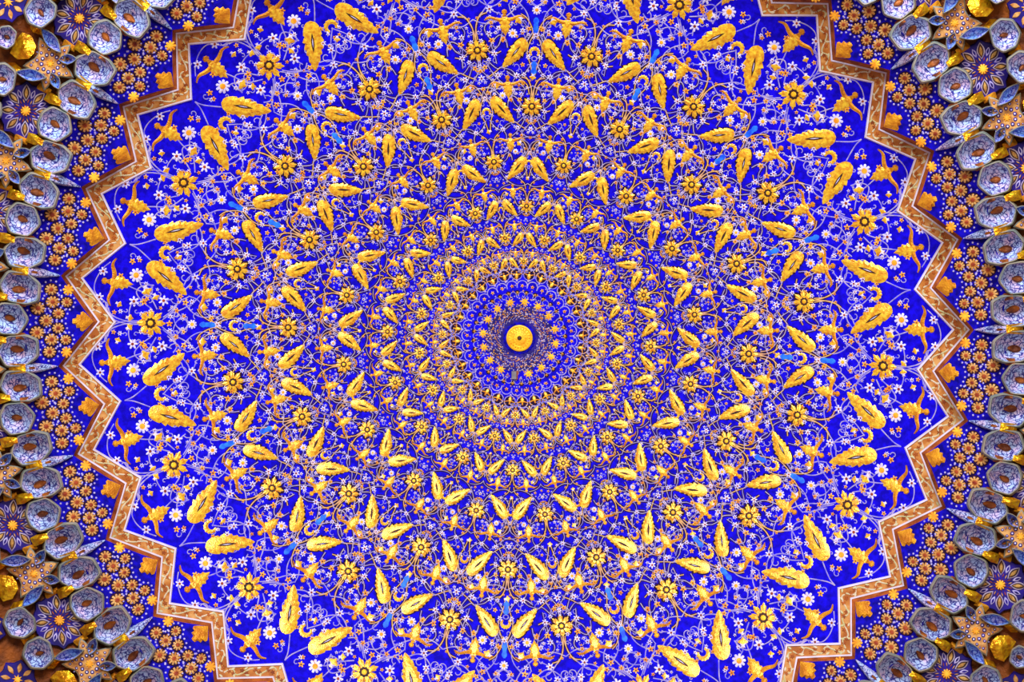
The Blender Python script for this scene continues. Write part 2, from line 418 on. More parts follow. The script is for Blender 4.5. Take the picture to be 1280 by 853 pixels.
# vines of the half unit: lists of left-hand readings in the outer ring
V1 = [[(175, 401), (160, 400), (145, 395), (139, 387), (137, 379)], [(141, 322), (131, 330), (122, 344), (120, 357), (126, 366), (133, 372), (139, 386), (147, 392)],
      [(204, 396), (217, 386), (225, 374), (237, 368)], [(231, 354), (237, 344), (248, 337), (257, 333)],
      [(231, 375), (242, 388), (255, 394), (270, 392)], [(185, 359), (178, 352), (176, 346), (172, 340)], [(185, 359), (195, 366), (206, 372), (218, 370)],
      [(181, 373), (176, 378), (168, 372), (163, 383), (163, 392)], [(204, 408), (214, 417), (222, 428)], [(237, 367), (248, 372), (256, 382)],
      [(222, 385), (218, 393), (222, 405), (231, 408), (236, 400), (230, 393), (224, 396)],
      [(212, 312), (222, 325), (231, 333), (245, 344), (250, 356)]]
V2 = [[(285, 334), (270, 330), (257, 332), (250, 336)], [(310, 336), (322, 342), (330, 352), (334, 356)], [(281, 390), (272, 394), (262, 392), (252, 382)], [(316, 365), (324, 358), (331, 350)],
      [(316, 365), (318, 378), (324, 386), (330, 395)], [(284, 351), (292, 352), (300, 356), (312, 360)], [(330, 395), (336, 401), (346, 404)], [(255, 355), (262, 344), (272, 341), (284, 351)],
      [(340, 372), (345, 360), (352, 352), (359, 350)], [(296, 346), (300, 356), (296, 364)], [(313, 333), (319, 328), (322, 336), (316, 341), (311, 338)], [(324, 386), (334, 382), (345, 384), (356, 380)],
      [(268, 404), (276, 400), (290, 396), (300, 398), (310, 402), (322, 405)], [(339, 327), (345, 340), (343, 356), (350, 367)]]
VIN1 = [[uv(x, y, 0) for x, y in p] for p in V1]
VIN2 = [[uv(x, y, 1) for x, y in p] for p in V2]
CURL = {}
def curl_of(i):
    if i not in CURL:
        q = random.Random(100 + i); CURL[i] = (q.uniform(0, 360), q.choice((1, -1)), q.uniform(0.8, 1.3))
    return CURL[i]
lil, gol, con = MB(), MB(), MB()
pool = {'D': [], 'W': [], 'G': [], 'T': []}
for k in range(7):
    R = RINGS[k]; sk = R / RINGS[0]
    items = (ITEMS1 + FILL1) if k == 0 else (ITEMS2 + FILL2)
    vines = VIN1 if k == 0 else VIN2
    for n in range(16):
        a0 = axis(k, n)
        if not any(in_frame(*pol(R * 0.95, a0 + q), 60) for q in (-9, 0, 9)): continue
        for sg in (1, -1):
            for i, (kd, v, u, d) in enumerate(items):
                if u < 0.45 and sg < 0: continue
                if u > 10.9 and sg < 0: continue
                x, y = pol(R * v, a0 + sg * (u if u >= 0.45 else 0))
                if not in_frame(x, y, 45): continue
                dd = max(d * sk * 1.06, 2.4)
                pool[kd].append((dd, x, y, sg, k))
                if kd in 'WD' and dd > 3.2 and (i % 3 != 2 or k < 2):
                    st, dr, le = curl_of(i + 50 * (k > 0))
                    pts = []
                    fr = frame_at(x, y, st, 1.0, sg)
                    for j in range(9):
                        t = j / 8; rr = dd * 0.55 * (1 - 0.72 * t) * le; an = dr * t * 4.6
                        pts.append(fr(dd * 0.62 + dd * .55 * le - 0 + -rr * cos(an), rr * sin(an)))
                    ribbon(lil, pts, max(0.9, 1.15 * sk), 0.35, PD)
            for j, path in enumerate(vines):
                if k > 2 and j % 2: continue
                pts = [pol(R * v, a0 + sg * u) for v, u in path]
                ribbon(lil if (k == 0 or j % 3) else gol, spline(pts, 4 if sk > .4 else 2), max(0.85, 1.3 * (0.4 + 0.6 * sk)), 0.4, PD)
                if k > 0: ribbon(con, spline(pts, 2), 3.4, 0.05, PD, .1)
            # arching stems between the lilies, the rosette and the leaf bases
            s = sg
            g = [[(1.035, 0), (1.075, 0.3 * s), (1.115, 1.2 * s), (1.125, 2.6 * s)], [(1.115, 8.5 * s), (1.10, 9.6 * s), (1.065, 10.6 * s), (1.03, 10.9 * s)],
                 [(.955, 2.0 * s), (.93, 3.6 * s), (.94, 4.8 * s)], [(1.02, 9.6 * s), (1.06, 10.9 * s), (1.085, 11.25 * s)], [(.92, 5.5 * s), (.90, 7.5 * s), (.915, 9.5 * s), (.95, 10.8 * s)],
                 [(.985, 2.2 * s), (1.01, 4.2 * s), (1.05, 5.0 * s), (1.085, 5.625 * s)]]
            if k < 4: g += [[(.955, 1.4 * s), (.90, 3.2 * s), (.865, 6 * s), (.855, 9 * s), (.87, 11.25 * s)], [(1.0, 2.2 * s), (1.03, 3.4 * s), (1.045, 4.6 * s), (1.03, 5.6 * s), (1.0, 5.9 * s)]]
            for j, p in enumerate(g):
                if k == 0 and j == 1: continue
                pts = spline([pol(R * v, a0 + u) for v, u in p], 4 if sk > .4 else 2)
                if k > 0: ribbon(con, pts[::2], 3.6, 0.05, PD, .1)
                ribbon(gol if j in (0, 1) and k > 0 else lil, pts, max(0.9, 1.45 * (0.35 + 0.65 * sk)), 0.45, PD)
# scallops, dots and filigree about the hub
for n in range(32):
    a = ROLL + 5.625 + 11.25 * n
    cx, cy = pol(80, a)
    ribbon(lil, [(cx + 7.0 * cos(t), cy + 7.0 * sin(t)) for t in [radians(a) + 2 * pi * j / 12 for j in range(13)]], 0.9, .3, PD)
    b = a + 5.625; cx, cy = pol(65.5, b)
    ribbon(lil, [(cx + 6.6 * cos(t), cy + 6.6 * sin(t)) for t in [radians(b) + radians(-115 + 230 * j / 10) for j in range(11)]], 1.1, .3, PD)
    pool['G'].append((5.6, *pol(65.5, b), 1, 7)); pool['G'].append((4.0, *pol(57, a), 1, 7)); pool['W'].append((3.4, *pol(72, a), 1, 7)); pool['G'].append((3.4, *pol(88, b), 1, 7))
    cx, cy = pol(54, b); ribbon(lil, [(cx + 4 * cos(t), cy + 4 * sin(t)) for t in [radians(b) + radians(-120 + 240 * j / 8) for j in range(9)]], .8, .3, PD)
q = random.Random(3)
for n in range(32):
    a = ROLL + 5.625 + 11.25 * n
    for rr, aa, R_ in ((80, a, 6.2), (88, a + 5.625, 3.4), (57, a, 3.4)):
        cx, cy = pol(rr, aa); relief(con, [(cx + u, cy + v) for u, v in circle(R_, 10)], 0.06, PD, .95, base=.08, crown=1.0)
for j in range(420):
    r = sqrt(q.uniform(52 ** 2, 90 ** 2)); a = 360 * q.random()
    pool['W' if q.random() < .6 else 'G'].append((q.uniform(1.7, 2.8), *pol(r, a), 1, 8))
for n in range(96):
    for r, kd, d in ((24.5, 'W', 1.6), (27.5, 'G', 1.9), (31, 'W', 2.2), (35, 'G', 2.3), (39, 'W', 2.4), (51, 'W', 2.2)):
        if (n * (3 if r > 30 else 2)) % 4 < 3: pool[kd].append((d, *pol(r + 0.8 * (n % 3), 3.75 * n + r * 7), 1, 8))
for j in range(520):
    r = sqrt(q.uniform(23.5 ** 2, 52 ** 2)); a = 360 * q.random()
    pool['W' if q.random() < .55 else 'G'].append((q.uniform(2.0, 3.0), *pol(r, a), 1, 8))
for n in range(16):
    x, y = pol(45.8, ROLL + 22.5 * n + 5.0)
    if n == 12 and False: continue
    if hypot(x + 6.8, y - 46) < 7: continue
    o = empty('gold_star', PD(x, y), 'small bright gold star circling the central boss, %d degrees clockwise from top' % round(clock(x, y)), 'star ornament', 'gold stars round the boss')
    mb = MB(); fr = frame_at(x, y, 0, 1); relief(mb, [fr(a, b) for a, b in petal_ring(8, STAR8, 6.6)], 0.6, PD, .6); mb.build('rays', GOLD3, o)
    mb = MB(); relief(mb, [fr(a, b) for a, b in circle(1.3, 6)], .3, PD, base=1.2); mb.build('hub', ORANGE, o)

def small_motif(kd, d, x, y, sg, A, B):
    fr = frame_at(x, y, 17 * ((x * 7.3 + y * 3.1) % 5), 1.0, sg); h = 0.3 + .03 * d
    if kd == 'D':
        relief(A, [fr(a, b) for a, b in petal_ring(9 if d > 7 else 7, DAISY if d > 7 else STAR8, d / 2)], h, PD, .7)
        relief(B, [fr(a, b) for a, b in circle(d * .21, 8)], .4, PD, .6, base=.3 + h * 1.3)
    elif kd == 'W':
        relief(A, [fr(a, b) for a, b in petal_ring(6 if d > 6 else 5, BLOSS if d > 6 else STAR8, d / 2)], h, PD, .6)
        relief(B, [fr(a, b) for a, b in circle(d * .15, 6)], .3, PD, .6, base=.3 + h * 1.3)
    elif kd == 'G':
        relief(A, [fr(a, b) for a, b in petal_ring(5, BLOSS if d > 6 else STAR8, d / 2)], h, PD, .6)
        relief(B, [fr(a, b) for a, b in circle(d * .15, 6)], .3, PD, .6, base=.3 + h * 1.3)
    else:
        relief(A, [fr(a * d, b * d) for a, b in BUD], h, PD, .6)
        relief(B, [fr(a * d, b * d) for a, b in [(-.5, -.22), (-.25, -.14), (-.1, -.32), (-.02, 0), (-.1, .32), (-.25, .14), (-.5, .22), (-.4, 0)]], .4, PD, .6, base=.35 + h * .4)
KIND = {'D': ('painted_daisy', 'white daisy with orange centre', 'daisy', WHITE, ORANGE, ('petals', 'eye'), 'painted daisies of the dome'),
        'W': ('painted_blossom', 'small lilac-white blossom', 'blossom', WHITE, WINE, ('petals', 'eye'), 'white blossoms of the dome'),
        'G': ('gilded_blossom', 'small gilded five-petalled blossom', 'gold blossom', ORANGE, WINE, ('petals', 'eye'), 'gilded blossoms of the dome'),
        'T': ('gilded_bud', 'gilded tulip bud', 'bud', GOLD, WHITE, ('petals', 'sepal'), 'gilded buds of the dome')}
for kd, (nm, lab, cat, ma, mb_, parts, grp) in KIND.items():
    L = sorted(pool[kd], key=lambda t: (not in_frame(t[1], t[2]), -t[0])); cut = 300
    used = set()
    for d, x, y, sg, k in L[:cut]:
        lb = '%s %.1f degrees clockwise from top, %d percent out from hub' % (lab, clock(x, y), round(hypot(x, y) / 5.487))
        o = empty(nm, PD(x, y), lb, cat, grp)
        A, B = MB(), MB(); small_motif(kd, d, x, y, sg, A, B)
        A.build(parts[0], ma, o); B.build(parts[1], mb_, o)
    if len(L) > cut:
        A, B = MB(), MB()
        for d, x, y, sg, k in L[cut:]: small_motif(kd, d, x, y, sg, A, B)
        o = A.build(nm, ma); tag(o, 'many tiny %ss crowding the inner rings of the dome' % lab, cat, grp, 'stuff')
        e = B.build(parts[1], mb_, o); tag(e, kind='stuff')
lv = tag(lil.build('lilac_vine', LILAC), 'fine lilac vines scrolling all over the blue dome', 'vine', kind='stuff')
tag(con.build('contour', CONTOUR, lv), kind='stuff')
tag(gol.build('gold_vine', PEACH), 'fine peach-gold vines linking the lilies on the inner dome', 'vine', kind='stuff')

# gold crescents and azure leaflets on the leaf axes
for k in range(5):
    for n in range(16):
        a0 = axis(k, n) + 11.25; sk = RINGS[k] / RINGS[0]
        x, y = pol(RINGS[k] * 0.985, a0)
        if in_frame(x, y, 10):
            o = empty('gilded_crescent', PD(x, y), 'gilded crescent flower between two leaf bases in the %s ring, %d degrees clockwise from top' % (ORD[k], round(clock(x, y))), 'crescent ornament', 'gilded crescents of the dome')
            fr = frame_at(x, y, 180, sk * 0.92); mb = MB(); mg = MB()
            out = [(9.0 * cos(radians(t)) * (1 + .12 * (j % 2)), 9.0 * sin(radians(t)) * (1 + .12 * (j % 2))) for j, t in enumerate(range(-140, 141, 14))]
            inn = [(4.6 * cos(radians(t)) - 1.6, 4.9 * sin(radians(t))) for t in range(-130, 131, 13)]
            n1 = len(out); vs = [PD(*fr(a, b), .3) for a, b in out] + [PD(*fr((a + c) / 2, (b + e) / 2), 1.2) for (a, b), (c, e) in zip(out, inn)] + [PD(*fr(a, b), .3) for a, b in inn]
            mb.add(vs, [(i + j * n1, i + 1 + j * n1, i + 1 + (j + 1) * n1, i + (j + 1) * n1) for j in (0, 1) for i in range(n1 - 1)])
            mb.build('crescent', GOLD, o)
            if sk > .4:
                for sg in (1, -1):
                    relief(mg, [fr(a - 5.0, b + 7.6 * sg) for a, b in circle(2.0, 7)], .5, PD, .6)
                mg.build('tip_bead', WHITE, o)
        if k == 1:
            for dv, L in ((1.075, 24), (0.93, 20)):
                x, y = pol(RINGS[k] * dv, a0)
                if in_frame(x, y, 4):
                    fr = frame_at(x, y, 0, 1); mb = MB()
                    relief(mb, [fr(a, b) for a, b in chaikin([(-L / 2, 0), (-L * .28, -4.2), (-2, -2.2), (L * .25, -4.4), (L / 2, 0), (L * .25, 4.4), (-2, 2.2), (-L * .28, 4.2)], 1)], .4, PD, .8)
                    tag(mb.build('azure_leaflet', AZURE, origin=PD(x, y)), 'bright azure leaflet on the %s side of a gilded crescent, %d degrees clockwise from top' % ('rim' if dv > 1 else 'hub', round(clock(x, y))), 'leaflet', 'azure leaflets of the dome')

# ------------------------------------------------------------------ central boss and the little box beside it
boss = empty('central_boss', PD(0, 0.001), 'round gilded boss in a blue collar at the crown of the dome', 'boss')
mb = MB(); relief(mb, petal_ring(24, [(-.5, .94), (0, 1.0)], 20.8), .9, PD, .93, crown=1.0); tag(mb.build('collar', BLUE2, boss), 'scalloped blue collar')
mb = MB()
for r in (19.5, 24, 29, 34, 39, 43.5):
    for j in range(96):
        rr = r if r < 43 else r - (2.5 if j % 6 in (2, 3, 4) else 0)
        mb.v.append(PD(*pol(rr, 3.75 * j + ROLL), .16))
for i in range(5):
    for j in range(96):
        j2 = (j + 1) % 96; mb.f.append((i * 96 + j, i * 96 + j2, (i + 1) * 96 + j2, (i + 1) * 96 + j))
tag(mb.build('filigree_ground', NAVY, boss), 'dark navy filigree ring')
mb = MB(); prof = [(16.6, 1.0), (16.2, 3.4), (14.6, 4.2), (13.6, 3.2), (10.6, 3.8), (9.8, 3.2), (6.6, 4.2), (3.0, 4.8), (2.6, 4.0)]
for r, d in prof:
    for j in range(48): mb.v.append(PD(*pol(r, 7.5 * j), d))
for i in range(len(prof) - 1):
    for j in range(48):
        j2 = (j + 1) % 48; mb.f.append((i * 48 + j, i * 48 + j2, (i + 1) * 48 + j2, (i + 1) * 48 + j))
mb.build('disc', GOLD3, boss)
mb = MB()
for r, c, s in ((12.2, 22, .9), (8.2, 15, .8)):
    for j in range(c):
        x, y = pol(r, 360 * j / c); relief(mb, [(x + a, y + b) for a, b in circle(s, 6)], .7, PD, .5, base=3.5)
mb.build('beading', OCHRE, boss)
mb = MB(); relief(mb, circle(2.7, 16), 1.0, PD, .7, base=4.0); mb.build('hub', DARK, boss)
x0, y0 = -6.8, 46.2
bx = empty('vent_box', PD(x0, y0), 'tiny grey metal box fixed below the central boss among the gold stars', 'box')
mb = MB(); relief(mb, [(x0 - 3.2, y0 - 5.2), (x0 + 3.2, y0 - 5.2), (x0 + 3.2, y0 + 5.2), (x0 - 3.2, y0 + 5.2)], 5, PD, .92, crown=1.0); mb.build('casing', METAL, bx)
mb = MB(); relief(mb, [(x0 + 3.1, y0 - 5.6), (x0 + 4.8, y0 - 5.6), (x0 + 4.8, y0 + 5.6), (x0 + 3.1, y0 + 5.6)], 3, PD, .9, crown=1.0); mb.build('flange', WINE, bx)

# ------------------------------------------------------------------ kite panels and stalactite niches outside the border
def D_panel(r): return 14.75 - (r - 535) * 0.00714
def Ppan(x, y, drop=0.0):
    return PZ(x, y, D_panel(hypot(x, y)) - drop * 0.0095)
def surf(off):
    return lambda x, y, drop=0.0: PZ(x, y, D_back(hypot(x, y)) - off - drop * 0.0095)

def deg_of(a): return round((a + 90) % 360)
def niche(name, label, cat, group, r, ang, outline, off, depth, mat, tear=None, tilt=0.0, flip=1):
    x, y = pol(r, ang); fr = frame_at(x, y, 0, 1.0, flip); out = soften(outline); n = len(out)
    Dp = D_back(r) - off
    def pt(a, b, D):
        xx, yy = fr(a, b); return PZ(xx, yy, D + tilt * a * 0.0095)
    o = empty(name, pt(0, 0, Dp), label, cat, group)
    mb = MB()
    rows = [(1.17, None), (1.08, .10), (1.02, 0.03), (0.98, 0.0), (0.945, 0.0), (0.915, 0.02)]
    for s, d in rows: mb.v += [pt(a * s, b * s, Dp + d) if d is not None else PZ(*fr(a, b), D_back(hypot(*fr(a, b))) + .03) for a, b in out]
    for j in range(len(rows) - 1): mb.f += [(j * n + i, j * n + (i + 1) % n, (j + 1) * n + (i + 1) % n, (j + 1) * n + i) for i in range(n)]
    mb.build('rim', RIM, o)
    mb = MB(); rr = [0.92, .80, .62, .46, .28, .1]
    def bowl(s): return 0.02 + depth * (1 - (min(s, 0.92) / 0.92) ** 2) ** 0.8
    for s in rr: mb.v += [pt(a * s, b * s, Dp + bowl(s)) for a, b in out]
    for j in range(len(rr) - 1): mb.f += [(j * n + i, j * n + (i + 1) % n, (j + 1) * n + (i + 1) % n, (j + 1) * n + i) for i in range(n)]
    mb.f.append(tuple((len(rr) - 1) * n + i for i in range(n)))
    mb.build('bowl', mat, o, smooth=True)
    if tear:
        ta, tb, L, w, rot = tear; c, s_ = cos(radians(rot)), sin(radians(rot)); mb = MB()
        sh = chaikin([(-L * .5, 0), (-L * .3, -w * .45), (0.05 * L, -w * .55), (L * .5, 0), (0.05 * L, w * .55), (-L * .3, w * .45)], 1)
        m = len(sh)
        for k_, (sc, dd) in enumerate(((1.0, 0.0), (.6, .025), (.02, .03))):
            for a, b in sh:
                aa, bb = ta + sc * (a * c - b * s_), tb + sc * (a * s_ + b * c)
                q_ = min(0.84, max(hypot(aa, bb) / 19.0, .05)) * .92
                mb.v.append(pt(aa, bb, Dp + bowl(q_) - 0.012 - dd))
        mb.f += [(j * m + i, j * m + (i + 1) % m, (j + 1) * m + (i + 1) % m, (j + 1) * m + i) for j in (0, 1) for i in range(m)]
        mb.build('teardrop', BROWN, o)
    return o
def wedge(name, label, cat, group, r, ang, pts, off1, off2, mat, flip=1):
    """faceted gilded wedge: pts (a, b), front edge low, back edge high"""
    x, y = pol(r, ang); fr = frame_at(x, y, 0, 1.0, flip)
    amin = min(p[0] for p in pts); amax = max(p[0] for p in pts)
    def D(a, b):
        t = (a - amin) / (amax - amin); rr = r - a
        return D_back(rr) - (off1 + (off2 - off1) * t)
    mb = MB(); n = len(pts)
    mb.v = [PZ(*fr(a, b), D_back(r - a) + 0.05) for a, b in pts] + [PZ(*fr(a, b), D(a, b)) for a, b in pts]
    ca = sum(p[0] for p in pts) / n; cb = sum(p[1] for p in pts) / n
    mb.v.append(PZ(*fr(ca, cb), D(ca, cb) - 0.05))
    mb.f = [(i, (i + 1) % n, n + (i + 1) % n, n + i) for i in range(n)] + [(n + i, n + (i + 1) % n, 2 * n) for i in range(n)]
    return tag(mb.build(name, mat, origin=PZ(x, y, D_back(r) - off1)), label, cat, group)

CELL_B = [(20, 0), (9, -17.5), (-12, -18), (-20, -7), (-20, 7), (-12, 18), (9, 17.5)]
CELL_A = [(24, -13), (24, 7), (8, 19), (-15, 19), (-25, 1), (-12, -18), (10, -19)]
CELL_O = [(16, 4), (10, -13), (-6, -16), (-18, -8), (-18, 8), (-6, 17), (10, 15)]
def seen(r, a, m): return in_frame(*pol(r, a), m + 30)

for n in range(32):
    P_ = ROLL + 11.25 * n; Q_ = P_ + 5.625
    # --- the blue kite panel
    if seen(575, P_, 70):
        o = empty('kite_panel', Ppan(*pol(590, P_)), 'dark blue panel of gold flowers outside the zigzag border, %d degrees clockwise from top' % deg_of(P_), 'panel', 'blue panels outside the zigzag border')
        mb = MB(); NT, NR = 12, 6
        for i in range(NR + 1):
            for j in range(NT + 1):
                u = -5.625 + 11.25 * j / NT
                inner = hypot(*zig(0, abs(u) / 5.625, 28.5)); outer = 624 - abs(u) * 2.2
                r = inner + (outer - inner) * i / NR; mb.v.append(Ppan(*pol(r, P_ + u)))
        for i in range(NR):
            for j in range(NT): mb.f.append((i * (NT + 1) + j, i * (NT + 1) + j + 1, (i + 1) * (NT + 1) + j + 1, (i + 1) * (NT + 1) + j))
        mb.build('ground', BLUE2, o)
        med = [(591, 0, 16)] + [(r, s * b, d) for r, b, d in ((576, 9.2, 14), (602, 15.3, 17), (584, 23.5, 16), (566.5, 23.5, 13), (587, 39, 15)) for s in (1, -1)]
        dots = MB()
        for r, b, d in med:
            x, y = pol(r, P_ + degrees(b / r))
            fr = frame_at(x, y, 0, 1)
            mb = MB(); relief(mb, [fr(a * 1.08, c * .94) for a, c in petal_ring(10, DAISY, d / 2)], 1.0, Ppan, .75, base=.5)
            fl = mb.build('medallion_flower', TAN, o)
            mb = MB(); relief(mb, [fr(a * 1.05, c * .95) for a, c in circle(d * .60, 16)], .2, Ppan, .95, base=.2, crown=1.0); mb.build('contour', CONTOUR, fl)
            mb = MB(); relief(mb, [fr(a, c) for a, c in petal_ring(8, [(-.5, .7), (0, 1)], d * .24)], .3, Ppan, .8, base=1.75); mb.build('ring', RUSSET, fl)
            mb = MB(); relief(mb, [fr(a, c) for a, c in vesica(d * .36, d * .24, 4)], .3, Ppan, .7, base=2.15); mb.build('eye', WINE, fl)
            for j in range(11):
                ex, ey = fr(d * .80 * cos(2 * pi * j / 11), d * .76 * sin(2 * pi * j / 11))
                if hypot(ex, ey) < 622: relief(dots, [(ex + a, ey + c) for a, c in circle(1.5, 5)], .5, Ppan, .7, base=.3)
        tag(dots.build('dot_work', MAUVE, o), 'lilac dots ringing the flowers', kind='stuff')
        mb = MB(); x, y = pol(541, P_); fr = frame_at(x, y, 180, 1)
        shell = [(-9, 0), (0, -9.5), (4, -12.5), (7, -11.5), (8, -8), (12, -8.5), (13, -4), (17, -3), (17.5, 0), (17, 3), (13, 4), (12, 8.5), (8, 8), (7, 11.5), (4, 12.5), (0, 9.5)]
        relief(mb, [fr(a, b) for a, b in shell], 2.2, Ppan, .6, base=.6); mb.build('palmette', OCHRE, o)
        for s in (1, -1):
            mb = MB(); x, y = pol(566, P_ + s * 3.95); fr = frame_at(x, y, 180, 1)
            relief(mb, [fr(a * 1.0, b) for a, b in petal_ring(8, DAISY, 7.0)], 1.2, Ppan, .6, base=.6); mb.build('half_flower', ORANGE, o)
    # --- niches round the panel
    if seen(640, P_, 30):
        niche('muqarnas_niche', 'pale niche centred on a blue panel\'s outer edge, %d degrees clockwise from top' % deg_of(P_), 'niche', 'pale niches round the blue panels', 635, P_, [(p[0] * 1.1, p[1] * 1.1) for p in CELL_B], .25, .17, CELL, (-1, -1, 16, 8, 12))
    for s in (1, -1):
        if seen(627, P_ + 3.65 * s, 25):
            niche('muqarnas_niche', 'pale pentagonal niche flanking a lilac fin, %d degrees clockwise from top' % round((P_ + 3.65 * s + 90) % 360), 'niche', 'pale niches round the blue panels', 627, P_ + 3.6 * s, [(p[0] * 1.06, p[1] * 1.04) for p in CELL_A], .27, .20, CELL, (0, -2, 20, 9, 6), flip=-s)
        if seen(620, P_ + 1.9 * s, 5):
            wedge('umber_facet', 'umber facet between two pale niches, %d degrees clockwise from top' % round((P_ + 1.9 * s + 90) % 360), 'facet', 'umber facets between niches', 621, P_ + 1.92 * s, [(8, 0), (3, -4.5), (-8, -4), (-8, 4), (3, 4.5)], .26, .17, BROWN)
        if seen(649, P_ + 2.4 * s, 8):
            wedge('gilded_facet', 'shining gold facet beside a dark flower star, %d degrees clockwise from top' % round((P_ + 2.4 * s + 90) % 360), 'gold facet', 'gold facets among the niches', 652, P_ + 2.45 * s, [(11, -3), (11, 4), (-2, 7), (-11, 6), (-10, -6), (0, -6)], .12, .22, GOLD2, flip=s)
        if seen(718, P_ + 1.75 * s, 20):
            niche('muqarnas_niche', 'pale outer-row niche behind a dark flower star, %d degrees clockwise from top' % round((P_ + 1.75 * s + 90) % 360), 'niche', 'pale niches of the outer row', 720, P_ + 1.85 * s, [(p[0] * 1.1, p[1] * 1.2) for p in CELL_O], .34, .15, CELL, (0, 0, 13, 6, -20), flip=s)
        if seen(757, P_ + 2.6 * s, 30):
            r = 762; x, y = pol(r, P_ + 2.8 * s); S = surf(.16); fr = frame_at(x, y, 0, 1)
            o = empty('flower_star', S(x, y), 'dark blue flower star at the outer edge of the vault, %d degrees clockwise from top' % round((P_ + 2.8 * s + 90) % 360), 'star panel', 'dark outer flower stars')
            mb = MB(); relief(mb, [fr(a, b) for a, b in petal_ring(8, [(-.5, .84), (0, 1.0)], 26)], 1.5, S, .95, base=-8, crown=1.0); mb.build('ground', NAVY, o)
            for j in range(8):
                t = 2 * pi * j / 8; f2 = lambda a, b, t=t: fr(a * cos(t) - b * sin(t), a * sin(t) + b * cos(t))
                mb = MB(); relief(mb, [f2(a + 15, b) for a, b in vesica(13, 6, 6)], .6, S, .8, base=-6.0); mb.build('petal', TAN, o)
            mb = MB(); relief(mb, [fr(a, b) for a, b in petal_ring(8, STAR8, 7)], .7, S, .6, base=-6.0); mb.build('centre', ORANGE, o)
    # --- dark flower stars on the panel axes
    if seen(680, P_, 34):
        x, y = pol(677, P_); S = surf(.12); fr = frame_at(x, y, 22.5, 1)
        o = empty('flower_star', S(x, y), 'eight-petalled flower star on dark blue, %d degrees clockwise from top' % deg_of(P_), 'star panel', 'dark blue flower stars')
        mb = MB(); relief(mb, [fr(a, b) for a, b in petal_ring(8, [(-.5, .88), (-.25, .87), (0, 1.0), (.25, .87)], 38)], 2.5, S, .96, base=-10, crown=1.0); mb.build('ground', NAVY, o)
        for j in range(8):
            t = 2 * pi * j / 8; f2 = lambda a, b, t=t: fr(a * cos(t) - b * sin(t), a * sin(t) + b * cos(t))
            mb = MB(); relief(mb, [f2(a + 22.5, b) for a, b in vesica(21, 10.5, 8)], .6, S, .86, base=-7.2); p = mb.build('petal', PETAL, o)
            mb = MB(); relief(mb, [f2(a + 22.5, b) for a, b in vesica(17.5, 7.4, 8)], .4, S, .8, base=-6.4); mb.build('inlay', DARK, p)
            mb = MB(); relief(mb, [f2(a + 22.0, b) for a, b in vesica(12.5, 4.2, 6)], .4, S, .7, base=-5.8); mb.build('heart', HEART, p)
            t += pi / 8; f3 = lambda a, b, t=t: fr(a * cos(t) - b * sin(t), a * sin(t) + b * cos(t))
            mb = MB(); relief(mb, [f3(a + 22, b) for a, b in vesica(12, 5.4, 6)], .5, S, .8, base=-7.2); q2 = mb.build('petal', MAUVE, o); tag(q2, 'small mauve petal')
            mb = MB(); relief(mb, [f3(a + 22.5, b) for a, b in vesica(7.5, 2.6, 5)], .3, S, .8, base=-6.5); mb.build('inlay', NAVY, q2)
            for b0 in (-2.0, 2.0):
                mb = MB(); relief(mb, [f3(a + 12.2, b + b0) for a, b in vesica(6, 1.4, 4)], .3, S, .8, base=-7.0); mb.build('ray', WINE if b0 < 0 else TAN, o)
        mb = MB(); relief(mb, [fr(a, b) for a, b in petal_ring(12, STAR8, 9.5)], .7, S, .7, base=-7.0); mb.build('centre', WINE, o)
        mb = MB(); relief(mb, [fr(a, b) for a, b in petal_ring(10, DAISY, 6.4)], .9, S, .6, base=-6.0); mb.build('eye', ORANGE, o)
    # --- the fin, star and facets on the border-point axes
    if seen(600, Q_, 25):
        x, y = pol(598, Q_); fr = frame_at(x, y, 0, 1); mb = MB()
        rows = [(20, .6, .04), (10, 3.0, .10), (0, 5.0, .16), (-12, 6.8, .22), (-20, 6.6, .20)]
        for a, w, d in rows:
            for b in (-w, -w * .55, 0, w * .55, w):
                dd = d * (1 - .45 * (1 - abs(b) / w)) if abs(b) < w else d * .15
                mb.v.append(PZ(*fr(a, b), D_panel(598 - a) - dd - .01))
        for i in range(4):
            for j in range(4): mb.f.append((i * 5 + j, i * 5 + j + 1, (i + 1) * 5 + j + 1, (i + 1) * 5 + j))
        o = empty('lilac_fin', PZ(x, y, D_panel(598) - .1), 'narrow lilac fin pointing at an outer point of the border, %d degrees clockwise from top' % deg_of(Q_), 'fin', 'lilac fins at the border points')
        mb.build('blade', CELL, o, smooth=True)
        mb = MB(); relief(mb, [fr(a - 12, b) for a, b in vesica(9, 5, 5)], .6, lambda xx, yy, d=0: PZ(xx, yy, D_panel(hypot(xx, yy)) - .145 - d * .0095), .7); mb.build('spot', BROWN, o)
    if seen(628, Q_, 10):
        wedge('gilded_facet', 'shining gold facet behind a lilac fin, %d degrees clockwise from top' % deg_of(Q_), 'gold facet', 'gold facets among the niches', 629, Q_, [(11, -5.5), (11, 5.5), (-10, 7), (-10, -7)], .16, .30, GOLD2)
